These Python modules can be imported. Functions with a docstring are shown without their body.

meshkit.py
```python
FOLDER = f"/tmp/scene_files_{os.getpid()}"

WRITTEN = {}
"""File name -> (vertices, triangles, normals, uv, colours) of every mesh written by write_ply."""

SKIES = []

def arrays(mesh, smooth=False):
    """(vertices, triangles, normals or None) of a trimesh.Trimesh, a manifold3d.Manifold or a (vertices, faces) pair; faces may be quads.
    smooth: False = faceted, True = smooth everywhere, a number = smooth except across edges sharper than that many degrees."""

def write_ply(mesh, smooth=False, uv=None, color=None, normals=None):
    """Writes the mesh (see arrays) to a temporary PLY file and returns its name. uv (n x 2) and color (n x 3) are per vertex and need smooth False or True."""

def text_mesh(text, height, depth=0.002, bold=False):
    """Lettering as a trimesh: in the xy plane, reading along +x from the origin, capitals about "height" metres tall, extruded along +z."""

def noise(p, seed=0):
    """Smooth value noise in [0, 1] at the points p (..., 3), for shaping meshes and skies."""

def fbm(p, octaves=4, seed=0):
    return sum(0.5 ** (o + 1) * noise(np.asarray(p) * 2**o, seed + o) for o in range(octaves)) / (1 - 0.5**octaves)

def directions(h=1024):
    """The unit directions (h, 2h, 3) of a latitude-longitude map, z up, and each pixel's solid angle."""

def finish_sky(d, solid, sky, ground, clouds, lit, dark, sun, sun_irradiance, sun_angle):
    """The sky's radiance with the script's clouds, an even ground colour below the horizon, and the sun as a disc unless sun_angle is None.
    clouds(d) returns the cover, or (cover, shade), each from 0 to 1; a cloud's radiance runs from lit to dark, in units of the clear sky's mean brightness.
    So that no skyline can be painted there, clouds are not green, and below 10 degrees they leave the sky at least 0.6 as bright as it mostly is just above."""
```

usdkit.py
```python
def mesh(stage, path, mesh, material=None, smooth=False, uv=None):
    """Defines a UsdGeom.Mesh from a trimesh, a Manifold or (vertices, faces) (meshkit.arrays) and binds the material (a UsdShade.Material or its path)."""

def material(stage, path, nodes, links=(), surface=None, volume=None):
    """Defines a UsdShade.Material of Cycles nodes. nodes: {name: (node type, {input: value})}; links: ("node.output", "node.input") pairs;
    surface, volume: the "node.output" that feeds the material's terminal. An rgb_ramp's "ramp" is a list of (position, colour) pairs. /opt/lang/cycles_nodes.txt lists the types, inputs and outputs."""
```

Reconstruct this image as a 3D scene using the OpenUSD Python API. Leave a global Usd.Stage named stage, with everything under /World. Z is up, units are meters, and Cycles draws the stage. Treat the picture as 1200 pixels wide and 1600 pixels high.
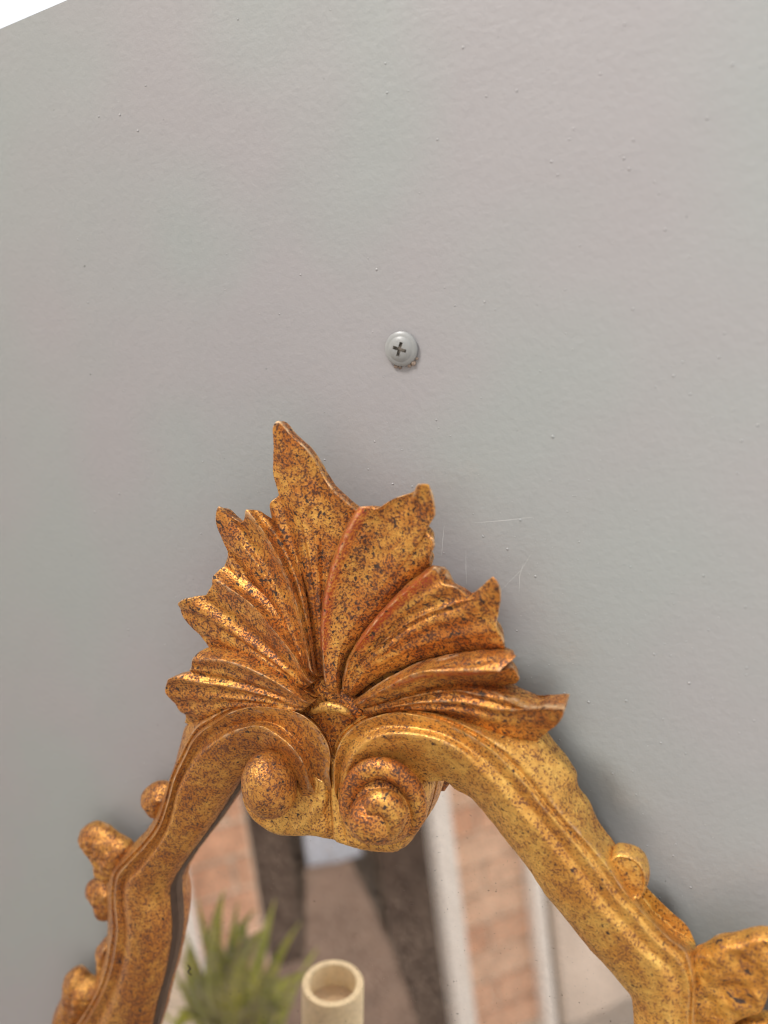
import math
import numpy as np
import trimesh
import usdkit
import meshkit
import manifold3d as m3
from pxr import Usd, UsdGeom, UsdLux, UsdShade, Gf, Sdf
from scipy.interpolate import PchipInterpolator, RBFInterpolator
from scipy import sparse
from scipy.spatial import cKDTree, Delaunay
from shapely.geometry import Polygon, Point, LineString, MultiPoint
from shapely import contains_xy
from shapely.ops import unary_union

stage = Usd.Stage.CreateInMemory()
UsdGeom.SetStageUpAxis(stage, UsdGeom.Tokens.z)
UsdGeom.SetStageMetersPerUnit(stage, 1.0)
UsdGeom.Xform.Define(stage, '/World')
UsdGeom.Scope.Define(stage, '/World/Looks')
rng = np.random.default_rng(7)

# ------------------------------------------------------------------ camera
# The board stands upright in the plane y = 0, facing -y.  (a, b, h) are millimetres on it: a right, b up,
# h out of it, with a = b = 0 at the foot of the perpendicular from the lens.
FPX, H = 1250.0, 230.0          # focal length in pixels of a 1200 wide picture; lens to board, mm
EYE_Z = 1.62                    # lens above the ground, m
_vp = np.array([-2750.0, 168.0, FPX])
_yf = 550.0 - 800.0
_n = np.array([-(_yf * _vp[1] + FPX * FPX) / _vp[0], _yf, FPX]); _n /= np.linalg.norm(_n)
_u = -_vp / np.linalg.norm(_vp)
_v = np.cross(_n, _u)
_v = -_v if _v[1] > 0 else _v
EXPOSURE = 1.66
camera = UsdGeom.Camera.Define(stage, '/World/camera')
def _w(c):
    return np.array([c @ _u, c @ _n, c @ _v])
_R = np.eye(4)
_R[0, :3], _R[1, :3], _R[2, :3] = _w(np.array([1., 0, 0])), _w(np.array([0, -1., 0])), _w(np.array([0, 0, -1.]))
_R[3, :3] = [0, -H / 1000, EYE_Z]
camera.AddTransformOp().Set(Gf.Matrix4d(*_R.ravel().tolist()))
camera.CreateHorizontalApertureAttr(36.0); camera.CreateVerticalApertureAttr(48.0)
camera.CreateFocalLengthAttr(36.0 * FPX / 1200)
camera.CreateFStopAttr(8.0); camera.CreateFocusDistanceAttr(0.258)
camera.CreateClippingRangeAttr(Gf.Vec2f(0.01, 200))
camera.CreateExposureAttr(EXPOSURE)

# ------------------------------------------------------------------ sky and sun
SUN = np.array([-0.24, -0.50, 0.80]); SUN /= np.linalg.norm(SUN)      # direction towards the sun
SUN_I, SUN_ANGLE, SKY, CLOUD = 0.40, 15.0, 0.10, 3.7
usdkit.material(stage, '/World/Looks/sky', {                           # bright, mostly covered with thin white cloud
    's': ('sky_texture', {'sky_type': 'single_scattering', 'sun_disc': False, 'sun_elevation': float(math.asin(SUN[2])),
                          'sun_rotation': float(math.atan2(SUN[0], SUN[1])), 'aerosol_density': 3.0}),
    'g': ('texture_coordinate', {}), 'n': ('noise_texture', {'scale': 2.2, 'detail': 5.0, 'roughness': 0.55}),
    'r': ('rgb_ramp', {'ramp': [(0.30, (0.62, 0.62, 0.62)), (0.58, (1, 1, 1))]}),
    'm': ('mix_color', {'b': (CLOUD, CLOUD, CLOUD * 1.0), 'use_clamp': False}),
    'b': ('background_shader', {'strength': SKY})}, [('g.generated', 'n.vector'), ('n.fac', 'r.fac'), ('r.color', 'm.fac'), ('s.color', 'm.a'), ('m.result', 'b.color')], surface='b.background')
dome = UsdLux.DomeLight.Define(stage, '/World/sky')
UsdShade.MaterialBindingAPI.Apply(dome.GetPrim()).Bind(UsdShade.Material.Get(stage, '/World/Looks/sky'))
dome.GetPrim().SetCustomDataByKey('kind', 'structure')
sun = UsdLux.DistantLight.Define(stage, '/World/sun')
sun.CreateIntensityAttr(SUN_I); sun.CreateAngleAttr(SUN_ANGLE); sun.CreateNormalizeAttr(True); sun.CreateColorAttr(Gf.Vec3f(1.0, 0.96, 0.91))
_z = Gf.Vec3d(*SUN.tolist())
sun.AddTransformOp().Set(Gf.Matrix4d().SetRotate(Gf.Rotation(Gf.Vec3d(0, 0, 1), _z)))

# ------------------------------------------------------------------ helpers
def unproj(p):
    """Picture positions and heights (px, py, h) -> (a, b, h) in mm on the board."""
    p = np.atleast_2d(np.asarray(p, float))
    r = np.stack([p[:, 0] - 600, p[:, 1] - 800, np.full(len(p), FPX)], 1)
    q = r * ((H - p[:, 2]) / (r @ _n))[:, None]
    return np.stack([q @ _u, q @ _v, p[:, 2]], 1)
def world(p):
    p = np.asarray(p, float)
    return np.stack([p[..., 0] / 1000, -p[..., 2] / 1000, EYE_Z + p[..., 1] / 1000], -1)
_used = {}
def path(parent, name):
    k = (parent, name); n = _used.get(k, 0); _used[k] = n + 1
    return f'{parent}/{name}' + (f'_{n:03d}' if n else '')
def tag(prim, label=None, category=None, group=None, kind=None):
    for k, x in (('label', label), ('category', category), ('group', group), ('kind', kind)):
        if x: prim.SetCustomDataByKey(k, x)
    return prim
def thing(name, label, category, group=None, at=(0, 0, 0)):
    x = UsdGeom.Xform.Define(stage, path('/World', name))
    if any(at): x.AddTranslateOp().Set(Gf.Vec3d(*map(float, at)))
    return str(tag(x.GetPrim(), label, category, group).GetPath())
def part(parent, name, mesh, mat, smooth=40, label=None, kind=None, attrs=None):
    p = path(parent, name)
    m = usdkit.mesh(stage, p, mesh, '/World/Looks/' + mat, smooth)
    for k, x in (attrs or {}).items():
        UsdGeom.PrimvarsAPI(m).CreatePrimvar(k, Sdf.ValueTypeNames.FloatArray, 'vertex').Set(np.asarray(x, np.float32).tolist())
    tag(m.GetPrim(), label, None, None, kind)
    return p
def box(c, s):
    b = trimesh.creation.box(s); b.apply_translation(c); return b

# ------------------------------------------------------------------ materials
def gilding(name, gold=(0.72, 0.40, 0.075), amber=(0.56, 0.23, 0.035), brown=(0.13, 0.042, 0.013), speck=0.5, blot=520.0, cut=0.70):
    usdkit.material(stage, '/World/Looks/' + name, {
        'g': ('geometry', {}),
        'big': ('noise_texture', {'scale': 85.0, 'detail': 4.0, 'roughness': 0.65}),
        'mid': ('noise_texture', {'scale': 420.0, 'detail': 4.0, 'roughness': 0.7}),
        'fine': ('noise_texture', {'scale': 1400.0, 'detail': 3.0, 'roughness': 0.62}),
        'blot': ('noise_texture', {'scale': blot, 'detail': 1.6, 'roughness': 0.55}),
        'off': ('mapping', {'location': (3.1, 1.7, 0.4)}),
        'bigr': ('rgb_ramp', {'ramp': [(0.38, gold), (0.62, amber)]}),
        'midr': ('rgb_ramp', {'ramp': [(0.47 - 0.05 * speck, (0, 0, 0)), (0.62, (1, 1, 1))]}),
        'm2': ('math', {'math_type': 'multiply', 'value2': 0.35 + 0.3 * speck}),
        'sum': ('math', {'math_type': 'multiply_add', 'value2': 0.34}), 'sum2': ('math', {'math_type': 'multiply_add', 'value2': 0.22}),
        'finer': ('rgb_ramp', {'ramp': [(0.835 - 0.045 * speck, (0, 0, 0)), (0.90 - 0.045 * speck, (1, 1, 1))]}),
        'blotr': ('rgb_ramp', {'ramp': [(cut - 0.03 * speck, (0, 0, 0)), (cut + 0.045 - 0.03 * speck, (1, 1, 1))]}),
        'c1': ('mix_color', {'b': (amber[0] * .72, amber[1] * .62, amber[2] * .7)}),
        'c2': ('mix_color', {'b': brown}),
        'ff': ('math', {'math_type': 'multiply', 'value2': 0.78 + 0.12 * speck}),
        'c3': ('mix_color', {'b': (0.042, 0.019, 0.010)}),
        'wear': ('attribute', {'attribute': 'wear'}), 'red': ('attribute', {'attribute': 'red'}),
        'wf': ('math', {'math_type': 'multiply'}), 'wm': ('rgb_ramp', {'ramp': [(0.40, (0, 0, 0)), (0.60, (1, 1, 1))]}),
        'c4': ('mix_color', {'b': (0.70, 0.46, 0.25)}), 'c5': ('mix_color', {'b': (0.42, 0.062, 0.02)}),
        'rm': ('rgb_ramp', {'ramp': [(0.42, (0, 0, 0)), (0.53, (0.9, 0.9, 0.9))]}), 'rf': ('math', {'math_type': 'multiply'}),
        'dirt': ('math', {'math_type': 'maximum'}),
        'met': ('map_range', {'from_min': 0.0, 'from_max': 1.0, 'to_min': 0.62, 'to_max': 0.02}),
        'rou': ('map_range', {'from_min': 0.0, 'from_max': 1.0, 'to_min': 0.37, 'to_max': 0.58}),
        'hm': ('math', {'math_type': 'multiply_add', 'value2': 0.5}),
        'bump': ('bump', {'strength': 0.85, 'distance': 0.0005}),
        'p': ('principled_bsdf', {'specular_ior_level': 0.5})},
        [('g.position', f'{k}.vector') for k in ('big', 'mid', 'fine', 'off')] + [('off.vector', 'blot.vector'),
         ('big.fac', 'bigr.fac'), ('mid.fac', 'midr.fac'), ('midr.color', 'm2.value1'), ('blot.fac', 'blotr.fac'),
         ('mid.fac', 'sum.value1'), ('fine.fac', 'sum.value3'), ('big.fac', 'sum2.value1'), ('sum.value', 'sum2.value3'), ('sum2.value', 'finer.fac'),
         ('bigr.color', 'c1.a'), ('m2.value', 'c1.fac'), ('c1.result', 'c2.a'), ('finer.color', 'ff.value1'), ('ff.value', 'c2.fac'),
         ('c2.result', 'c5.a'), ('red.fac', 'rf.value1'), ('fine.fac', 'rm.fac'), ('rm.color', 'rf.value2'), ('rf.value', 'c5.fac'),
         ('c5.result', 'c4.a'), ('mid.fac', 'wm.fac'), ('wear.fac', 'wf.value1'), ('wm.color', 'wf.value2'), ('wf.value', 'c4.fac'),
         ('c4.result', 'c3.a'), ('blotr.color', 'c3.fac'), ('c3.result', 'p.base_color'),
         ('ff.value', 'dirt.value1'), ('blotr.color', 'dirt.value2'), ('dirt.value', 'met.value'), ('met.result', 'p.metallic'),
         ('dirt.value', 'rou.value'), ('rou.result', 'p.roughness'),
         ('fine.fac', 'hm.value1'), ('mid.fac', 'hm.value3'), ('hm.value', 'bump.height'), ('bump.normal', 'p.normal')], surface='p.BSDF')
gilding('gilt_leaf', gold=(0.74, 0.39, 0.085), amber=(0.57, 0.195, 0.036), brown=(0.085, 0.027, 0.010), speck=1.3, cut=0.68)
gilding('gilt_worn_shade', gold=(0.62, 0.31, 0.07), amber=(0.50, 0.19, 0.036), brown=(0.10, 0.031, 0.012), speck=1.05, cut=0.70)  # worn, speckled gold; shade of the left rail is put into its darker colour
gilding('gilt_bright', gold=(0.82, 0.49, 0.12), amber=(0.64, 0.30, 0.06), brown=(0.12, 0.038, 0.013), speck=0.55, cut=0.69)
gilding('gilt_blotched', gold=(0.74, 0.40, 0.08), amber=(0.56, 0.24, 0.04), brown=(0.13, 0.045, 0.015), speck=0.45, blot=300.0, cut=0.66)
def plain(name, color, rough=0.6, metallic=0.0, noise=None, bump=None, var=0.25):
    nodes = {'g': ('geometry', {}), 'p': ('principled_bsdf', {'base_color': color, 'roughness': rough, 'metallic': metallic})}
    links = []
    if noise:
        nodes['n'] = ('noise_texture', {'scale': noise, 'detail': 5.0, 'roughness': 0.6})
        nodes['r'] = ('rgb_ramp', {'ramp': [(0.3, tuple(np.array(color) * (1 - var))), (0.7, tuple(np.minimum(np.array(color) * (1 + var), 1)))]})
        links += [('g.position', 'n.vector'), ('n.fac', 'r.fac'), ('r.color', 'p.base_color')]
        if bump:
            nodes['b'] = ('bump', {'strength': 0.5, 'distance': bump}); links += [('n.fac', 'b.height'), ('b.normal', 'p.normal')]
    usdkit.material(stage, '/World/Looks/' + name, nodes, links, surface='p.BSDF')
# semi gloss grey paint with faint pink and green-grey mottling, brush and roller texture
usdkit.material(stage, '/World/Looks/grey_paint', {
    'g': ('geometry', {}),
    'm': ('noise_texture', {'scale': 13.0, 'detail': 1.5, 'roughness': 0.5}),
    'mr': ('rgb_ramp', {'ramp': [(0.40, (0.282, 0.298, 0.292)), (0.60, (0.298, 0.287, 0.292))]}),
    'd': ('noise_texture', {'scale': 640.0, 'detail': 1.0, 'roughness': 0.4}),
    'dm': ('noise_texture', {'scale': 40.0, 'detail': 2.0}),
    'dr': ('rgb_ramp', {'ramp': [(0.765, (0, 0, 0)), (0.80, (1, 1, 1))]}),
    'dmr': ('rgb_ramp', {'ramp': [(0.48, (0, 0, 0)), (0.62, (0.7, 0.7, 0.7))]}),
    'df': ('math', {'math_type': 'multiply'}),
    'c': ('mix_color', {'b': (0.10, 0.10, 0.095)}),
    'o': ('noise_texture', {'scale': 420.0, 'detail': 4.0, 'roughness': 0.55}),
    'w': ('noise_texture', {'scale': 30.0, 'detail': 2.0}),
    'h': ('math', {'math_type': 'multiply_add', 'value2': 3.0}),
    'b': ('bump', {'strength': 0.40, 'distance': 0.0004}),
    'p': ('principled_bsdf', {'roughness': 0.34, 'specular_ior_level': 0.7})},
    [('g.position', f'{k}.vector') for k in ('m', 'd', 'dm', 'o', 'w')] +
    [('m.fac', 'mr.fac'), ('mr.color', 'c.a'), ('d.fac', 'dr.fac'), ('dm.fac', 'dmr.fac'), ('dr.color', 'df.value1'), ('dmr.color', 'df.value2'), ('df.value', 'c.fac'),
     ('c.result', 'p.base_color'), ('w.fac', 'h.value1'), ('o.fac', 'h.value3'), ('h.value', 'b.height'), ('b.normal', 'p.normal')], surface='p.BSDF')
plain('screw_paint', (0.27, 0.275, 0.27), 0.36, noise=300, var=0.06)
plain('bare_zinc', (0.30, 0.28, 0.25), 0.35, 0.7, noise=900, var=0.3)
plain('crumb', (0.26, 0.20, 0.16), 0.7, noise=900, var=0.4)
plain('scratch_white', (0.60, 0.60, 0.60), 0.5)
plain('raw_wood', (0.06, 0.033, 0.02), 0.75, noise=220, bump=0.0003)
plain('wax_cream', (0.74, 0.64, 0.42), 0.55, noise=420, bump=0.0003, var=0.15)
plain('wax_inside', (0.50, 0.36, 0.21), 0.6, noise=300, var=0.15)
plain('brass', (0.55, 0.33, 0.10), 0.3, 0.9)
plain('brick_a', (0.78, 0.48, 0.33), 0.85, noise=30, bump=0.002)
plain('brick_b', (0.82, 0.55, 0.40), 0.85, noise=30, bump=0.002)
plain('brick_c', (0.72, 0.41, 0.27), 0.85, noise=30, bump=0.002)
plain('mortar', (0.82, 0.70, 0.58), 0.9, noise=60, bump=0.002)
plain('white_frame', (0.86, 0.84, 0.82), 0.5)
plain('dark_frame', (0.030, 0.016, 0.012), 0.45, noise=25)
plain('dark_room', (0.05, 0.03, 0.025), 0.8)
plain('sill', (0.42, 0.30, 0.24), 0.8, noise=20)
plain('lit_patch_panel', (0.25, 0.175, 0.14), 0.85, noise=14)  # brown of a lit patch of floor, for the added panel
plain('sky_glint_blue', (0.50, 0.56, 0.68), 0.7, noise=20, var=.2)  # blue of sky mirrored in a pane, put into a flat colour
plain('beige_render', (0.80, 0.70, 0.62), 0.85, noise=9, var=0.12)
plain('paving', (0.40, 0.37, 0.34), 0.9, noise=12)
plain('pot_clay', (0.42, 0.18, 0.09), 0.8, noise=30)
plain('soil', (0.05, 0.035, 0.025), 0.95, noise=90, bump=0.004)
usdkit.material(stage, '/World/Looks/blade', {
    'o': ('geometry', {}), 'n': ('noise_texture', {'scale': 24.0, 'detail': 2.0}),
    'r': ('rgb_ramp', {'ramp': [(0.3, (0.20, 0.30, 0.015)), (0.7, (0.66, 0.68, 0.07))]}),
    'p': ('principled_bsdf', {'roughness': 0.45}), 't': ('translucent_bsdf', {}), 'm': ('mix_closure', {'fac': 0.35})},
    [('o.position', 'n.vector'), ('n.fac', 'r.fac'), ('r.color', 'p.base_color'), ('r.color', 't.color'), ('p.BSDF', 'm.closure1'), ('t.BSDF', 'm.closure2')], surface='m.closure')
usdkit.material(stage, '/World/Looks/window_glass', {
    'f': ('fresnel', {'IOR': 1.5}), 't': ('transparent_bsdf', {'color': (0.85, 0.85, 0.85)}), 'g': ('glossy_bsdf', {'roughness': 0.02, 'color': (0.9, 0.9, 0.9)}),
    'm': ('mix_closure', {})}, [('f.fac', 'm.fac'), ('t.BSDF', 'm.closure1'), ('g.BSDF', 'm.closure2')], surface='m.closure')
# old silvered glass: brownish, with a fine veil of dust and foxing specks
usdkit.material(stage, '/World/Looks/old_mirror', {
    'g': ('geometry', {}),
    's': ('noise_texture', {'scale': 900.0, 'detail': 2.0, 'roughness': 0.5}), 'sr': ('rgb_ramp', {'ramp': [(0.695, (0, 0, 0)), (0.75, (1, 1, 1))]}),
    'k': ('noise_texture', {'scale': 120.0, 'detail': 4.0, 'roughness': 0.6}), 'kr': ('rgb_ramp', {'ramp': [(0.35, (0.07, 0.07, 0.07)), (0.75, (0.24, 0.24, 0.24))]}),
    'gl': ('glossy_bsdf', {'color': (0.97, 0.87, 0.77), 'roughness': 0.012}),
    'du': ('diffuse_bsdf', {'color': (0.40, 0.30, 0.23)}), 'sp': ('diffuse_bsdf', {'color': (0.07, 0.04, 0.03)}),
    'm1': ('mix_closure', {}), 'm2': ('mix_closure', {}), 'sf': ('math', {'math_type': 'multiply', 'value2': 0.55})},
    [('g.position', 's.vector'), ('g.position', 'k.vector'), ('s.fac', 'sr.fac'), ('k.fac', 'kr.fac'), ('kr.color', 'm1.fac'),
     ('gl.BSDF', 'm1.closure1'), ('du.BSDF', 'm1.closure2'), ('sr.color', 'sf.value1'), ('sf.value', 'm2.fac'), ('m1.closure', 'm2.closure1'), ('sp.BSDF', 'm2.closure2')], surface='m2.closure')

# ------------------------------------------------------------------ ground
usdkit.mesh(stage, '/World/ground', box((0, 0, -0.05), (160, 160, 0.1)), '/World/Looks/paving')
tag(stage.GetPrimAtPath('/World/ground'), None, None, None, 'structure')

# ------------------------------------------------------------------ painted board
board = thing('painted_board', 'large grey painted board standing behind the gilt mirror and the screw', 'board')
TOP = 143.9
bw = m3.Manifold.cube((1.60, 0.018, EYE_Z + TOP / 1000 - 0.004)).translate((-0.75, 0.0, 0.004))
bm = bw.to_mesh(); bt = trimesh.Trimesh(bm.vert_properties[:, :3], bm.tri_verts)
part(board, 'panel', bt, 'grey_paint', False)
# paint bubbles and grit: little domes in the paint film
doms = []
ico = trimesh.creation.icosphere(subdivisions=1)
def dome_at(px, py, r, e):
    q = unproj([(px, py, 0)])[0]
    d = ico.copy(); d.apply_scale((r * (1 + 0.5 * rng.random()), r * (1 + 0.4 * rng.random()), r * e)); d.apply_translation((q[0], q[1], 0))
    d.vertices = world(d.vertices); d.invert(); doms.append(d)
for _ in range(820):
    px, py = rng.uniform(0, 1200), rng.uniform(0, 1500)
    keep = 0.15 + 0.85 * (px / 1200) * (0.35 + 0.65 * math.exp(-((py - 900) / 420) ** 2))
    if rng.random() < keep: dome_at(px, py, 0.09 + 0.27 * rng.random() ** 3, 0.6)
for cx, cy, n, s in ((205, 170, 9, 28), (980, 260, 12, 40), (880, 850, 14, 60), (1080, 1020, 10, 50), (930, 75, 7, 40), (940, 1290, 8, 26), (620, 700, 12, 60), (780, 870, 10, 40), (1080, 1350, 12, 60)):
    for _ in range(n): dome_at(cx + rng.normal(0, s), cy + rng.normal(0, s), 0.11 + 0.24 * rng.random() ** 2, 0.65)
part(board, 'paint_bubble', trimesh.util.concatenate(doms), 'grey_paint', True, kind='stuff')
for ln, wd in (([(741, 817), (790, 813), (832, 808)], .10), ([(728, 860), (728, 890), (729, 912)], .08), ([(694, 822), (692, 842), (690, 868)], .10), ([(818, 880), (812, 900), (811, 925)], .09), ([(780, 925), (815, 890), (832, 862)], .06)):
    q = unproj([(x, y, 0.02) for x, y in ln])
    t = np.gradient(q[:, :2], axis=0); t /= np.linalg.norm(t, axis=1)[:, None]; nrm = np.stack([-t[:, 1], t[:, 0]], 1)
    L, Rr = q.copy(), q.copy(); w = 0.6 * wd * np.array([.3] + [1] * (len(q) - 2) + [.3]); L[:, :2] += nrm * w[:, None]; Rr[:, :2] -= nrm * w[:, None]
    k = len(q); f = [(i, i + 1, k + i + 1) for i in range(k - 1)] + [(i, k + i + 1, k + i) for i in range(k - 1)]
    part(board, 'scratch', trimesh.Trimesh(world(np.vstack([L, Rr])), f, process=False), 'scratch_white', False)

# ------------------------------------------------------------------ screw
sq = unproj([(627, 545, 1.0)])[0]
screw = thing('screw', 'small round cross-head screw painted over grey, driven into the board above the leaf tip', 'screw')
def lathe(profile, n=48):
    return trimesh.creation.revolve(np.array(profile, float), sections=n)
head = lathe([(0, -0.2), (4.4, -0.2), (5.0, 0.0), (5.25, 0.55), (5.1, 1.05), (4.6, 1.4), (4.0, 1.55), (3.9, 1.55), (3.6, 1.68), (3.2, 1.95), (2.6, 2.2), (1.6, 2.38), (0, 2.45)], 64)
hm = m3.Manifold(m3.Mesh(np.asarray(head.vertices, np.float32), np.asarray(head.faces, np.uint32)))
cut = m3.Manifold()
for k in range(2):
    sl = m3.Manifold.hull_points(np.array([(x, y, z) for z, L_, W_ in ((3.0, 2.55, .56), (0.8, 1.4, .36)) for x in (-L_, L_) for y in (-W_, W_)]))
    cut = cut + sl.rotate((0, 0, 66 + 90 * k))
cone = m3.Manifold.cylinder(1.6, .35, .75, 20).translate((0, 0, 1.3))
hm = (hm - (cut + cone))
mm = hm.to_mesh(); hv, hf = np.array(mm.vert_properties[:, :3]), np.array(mm.tri_verts)
deep = (hv[hf].mean(1)[:, 2] < 2.22) & (np.hypot(*hv[hf].mean(1)[:, :2].T) < 2.3) & (hv[hf].mean(1)[:, 2] > 0.5)
tilt = trimesh.transformations.rotation_matrix(math.radians(5), (1, 0.6, 0))
def place(v, q):
    v = trimesh.transform_points(v, tilt) + np.array([q[0], q[1], 0.5]); return world(v)
def wtri(v, f): # (a, b, h) -> world is a reflection-free relabelling only after flipping the triangles
    t = trimesh.Trimesh(v, f, process=False); t.remove_unreferenced_vertices(); return t
part(screw, 'head', wtri(place(hv, sq), hf[~deep]), 'screw_paint', 30)
part(screw, 'cross_recess', wtri(place(hv, sq), hf[deep]), 'bare_zinc', 30)
shank = trimesh.creation.cylinder(2.4, 7.0, sections=24); shank.apply_translation((0, 0, -3.0))
part(screw, 'shank', wtri(place(shank.vertices, sq), shank.faces), 'bare_zinc', 30)
for px, py, r in ((619, 572, .7), (625, 574, .55), (646, 567, .85), (640, 571, .65), (651, 560, .5)):
    c = trimesh.creation.icosphere(subdivisions=2, radius=r); c.vertices *= 1 + 0.35 * (meshkit.noise(c.vertices * 2.1 + px) - .5)[:, None]
    q = unproj([(px, py, 0.3)])[0]; c.apply_translation((q[0], q[1], .25)); c.vertices = world(c.vertices); c.invert()
    part(screw, 'paint_crumb', c, 'crumb', True)

# ------------------------------------------------------------------ carving tools
mirror = thing('gilt_mirror', 'carved giltwood mirror with a leaf crest, scrolls and speckled brown gilding', 'mirror')
def resample(pts, n, smooth=True):
    p = np.asarray(pts, float)
    t = np.concatenate([[0], np.cumsum(np.linalg.norm(np.diff(p[:, :2], axis=0), axis=1) + 1e-6)]); t /= t[-1]
    if smooth and len(p) > 2:
        # rounded (Catmull-Rom like) through the traced points
        return np.stack([PchipInterpolator(t, p[:, k])(np.linspace(0, 1, n)) if k == 2 else _cr(t, p[:, k], np.linspace(0, 1, n)) for k in range(p.shape[1])], 1)
    return np.stack([np.interp(np.linspace(0, 1, n), t, p[:, k]) for k in range(p.shape[1])], 1)
def _cr(t, y, s):
    m = np.gradient(y, t)
    i = np.clip(np.searchsorted(t, s) - 1, 0, len(t) - 2); d = t[i + 1] - t[i]; x = (s - t[i]) / d
    return (2*x**3-3*x**2+1)*y[i] + (x**3-2*x**2+x)*d*m[i] + (-2*x**3+3*x**2)*y[i+1] + (x**3-x**2)*d*m[i+1]
def smooth_mesh(v, f, it):
    e = np.concatenate([f[:, [0, 1]], f[:, [1, 2]], f[:, [2, 0]]]); e = np.concatenate([e, e[:, ::-1]])
    A = sparse.csr_matrix((np.ones(len(e)), (e[:, 0], e[:, 1])), (len(v), len(v))); A.data[:] = 1
    deg = np.asarray(A.sum(1)).ravel(); used = deg > 0
    v = np.array(v)
    for i in range(it):
        d = np.zeros_like(v); d[used] = (A @ v)[used] / deg[used, None] - v[used]
        v += d * (0.5 if i % 2 == 0 else -0.4)
    t = trimesh.Trimesh(v, f, process=False); t.remove_unreferenced_vertices()
    return t
def finish(t, seed, amp=0.16, scale=0.36, wear_gain=1.0):
    """Hand-carved unevenness, then how sharply each vertex stands out (worn edges). In mm."""
    t.vertices += t.vertex_normals * ((meshkit.fbm(t.vertices * scale + seed * 9.7, 4, seed) - .5) * 2 * amp)[:, None]
    v = t.vertices
    key = np.unique(np.floor(v / 0.45).astype(int), axis=0, return_index=True)[1]
    thin = v[key]; T = cKDTree(thin)
    d, ix = T.query(v, k=40, distance_upper_bound=2.0)
    ok = np.isfinite(d); pad = np.vstack([thin, [0, 0, 0]])
    mean = (pad[ix] * ok[..., None]).sum(1) / np.maximum(ok.sum(1), 1)[:, None]
    k = ((v - mean) * t.vertex_normals).sum(1)
    w = np.clip((k - 0.30) / 0.30, 0, 1) * wear_gain
    return t, w
def carve(name, t, seed, mat='gilt_leaf', red=None, amp=0.24, wear=1.0, label=None, parent=None):
    t, w = finish(t, seed, amp, wear_gain=wear)
    attrs = {'wear': w, 'red': np.zeros(len(w)) if red is None else red(t.vertices)}
    v = world(t.vertices)
    return part(parent or mirror, name, trimesh.Trimesh(v, t.faces, process=False), mat, True, label, attrs=attrs)
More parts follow.
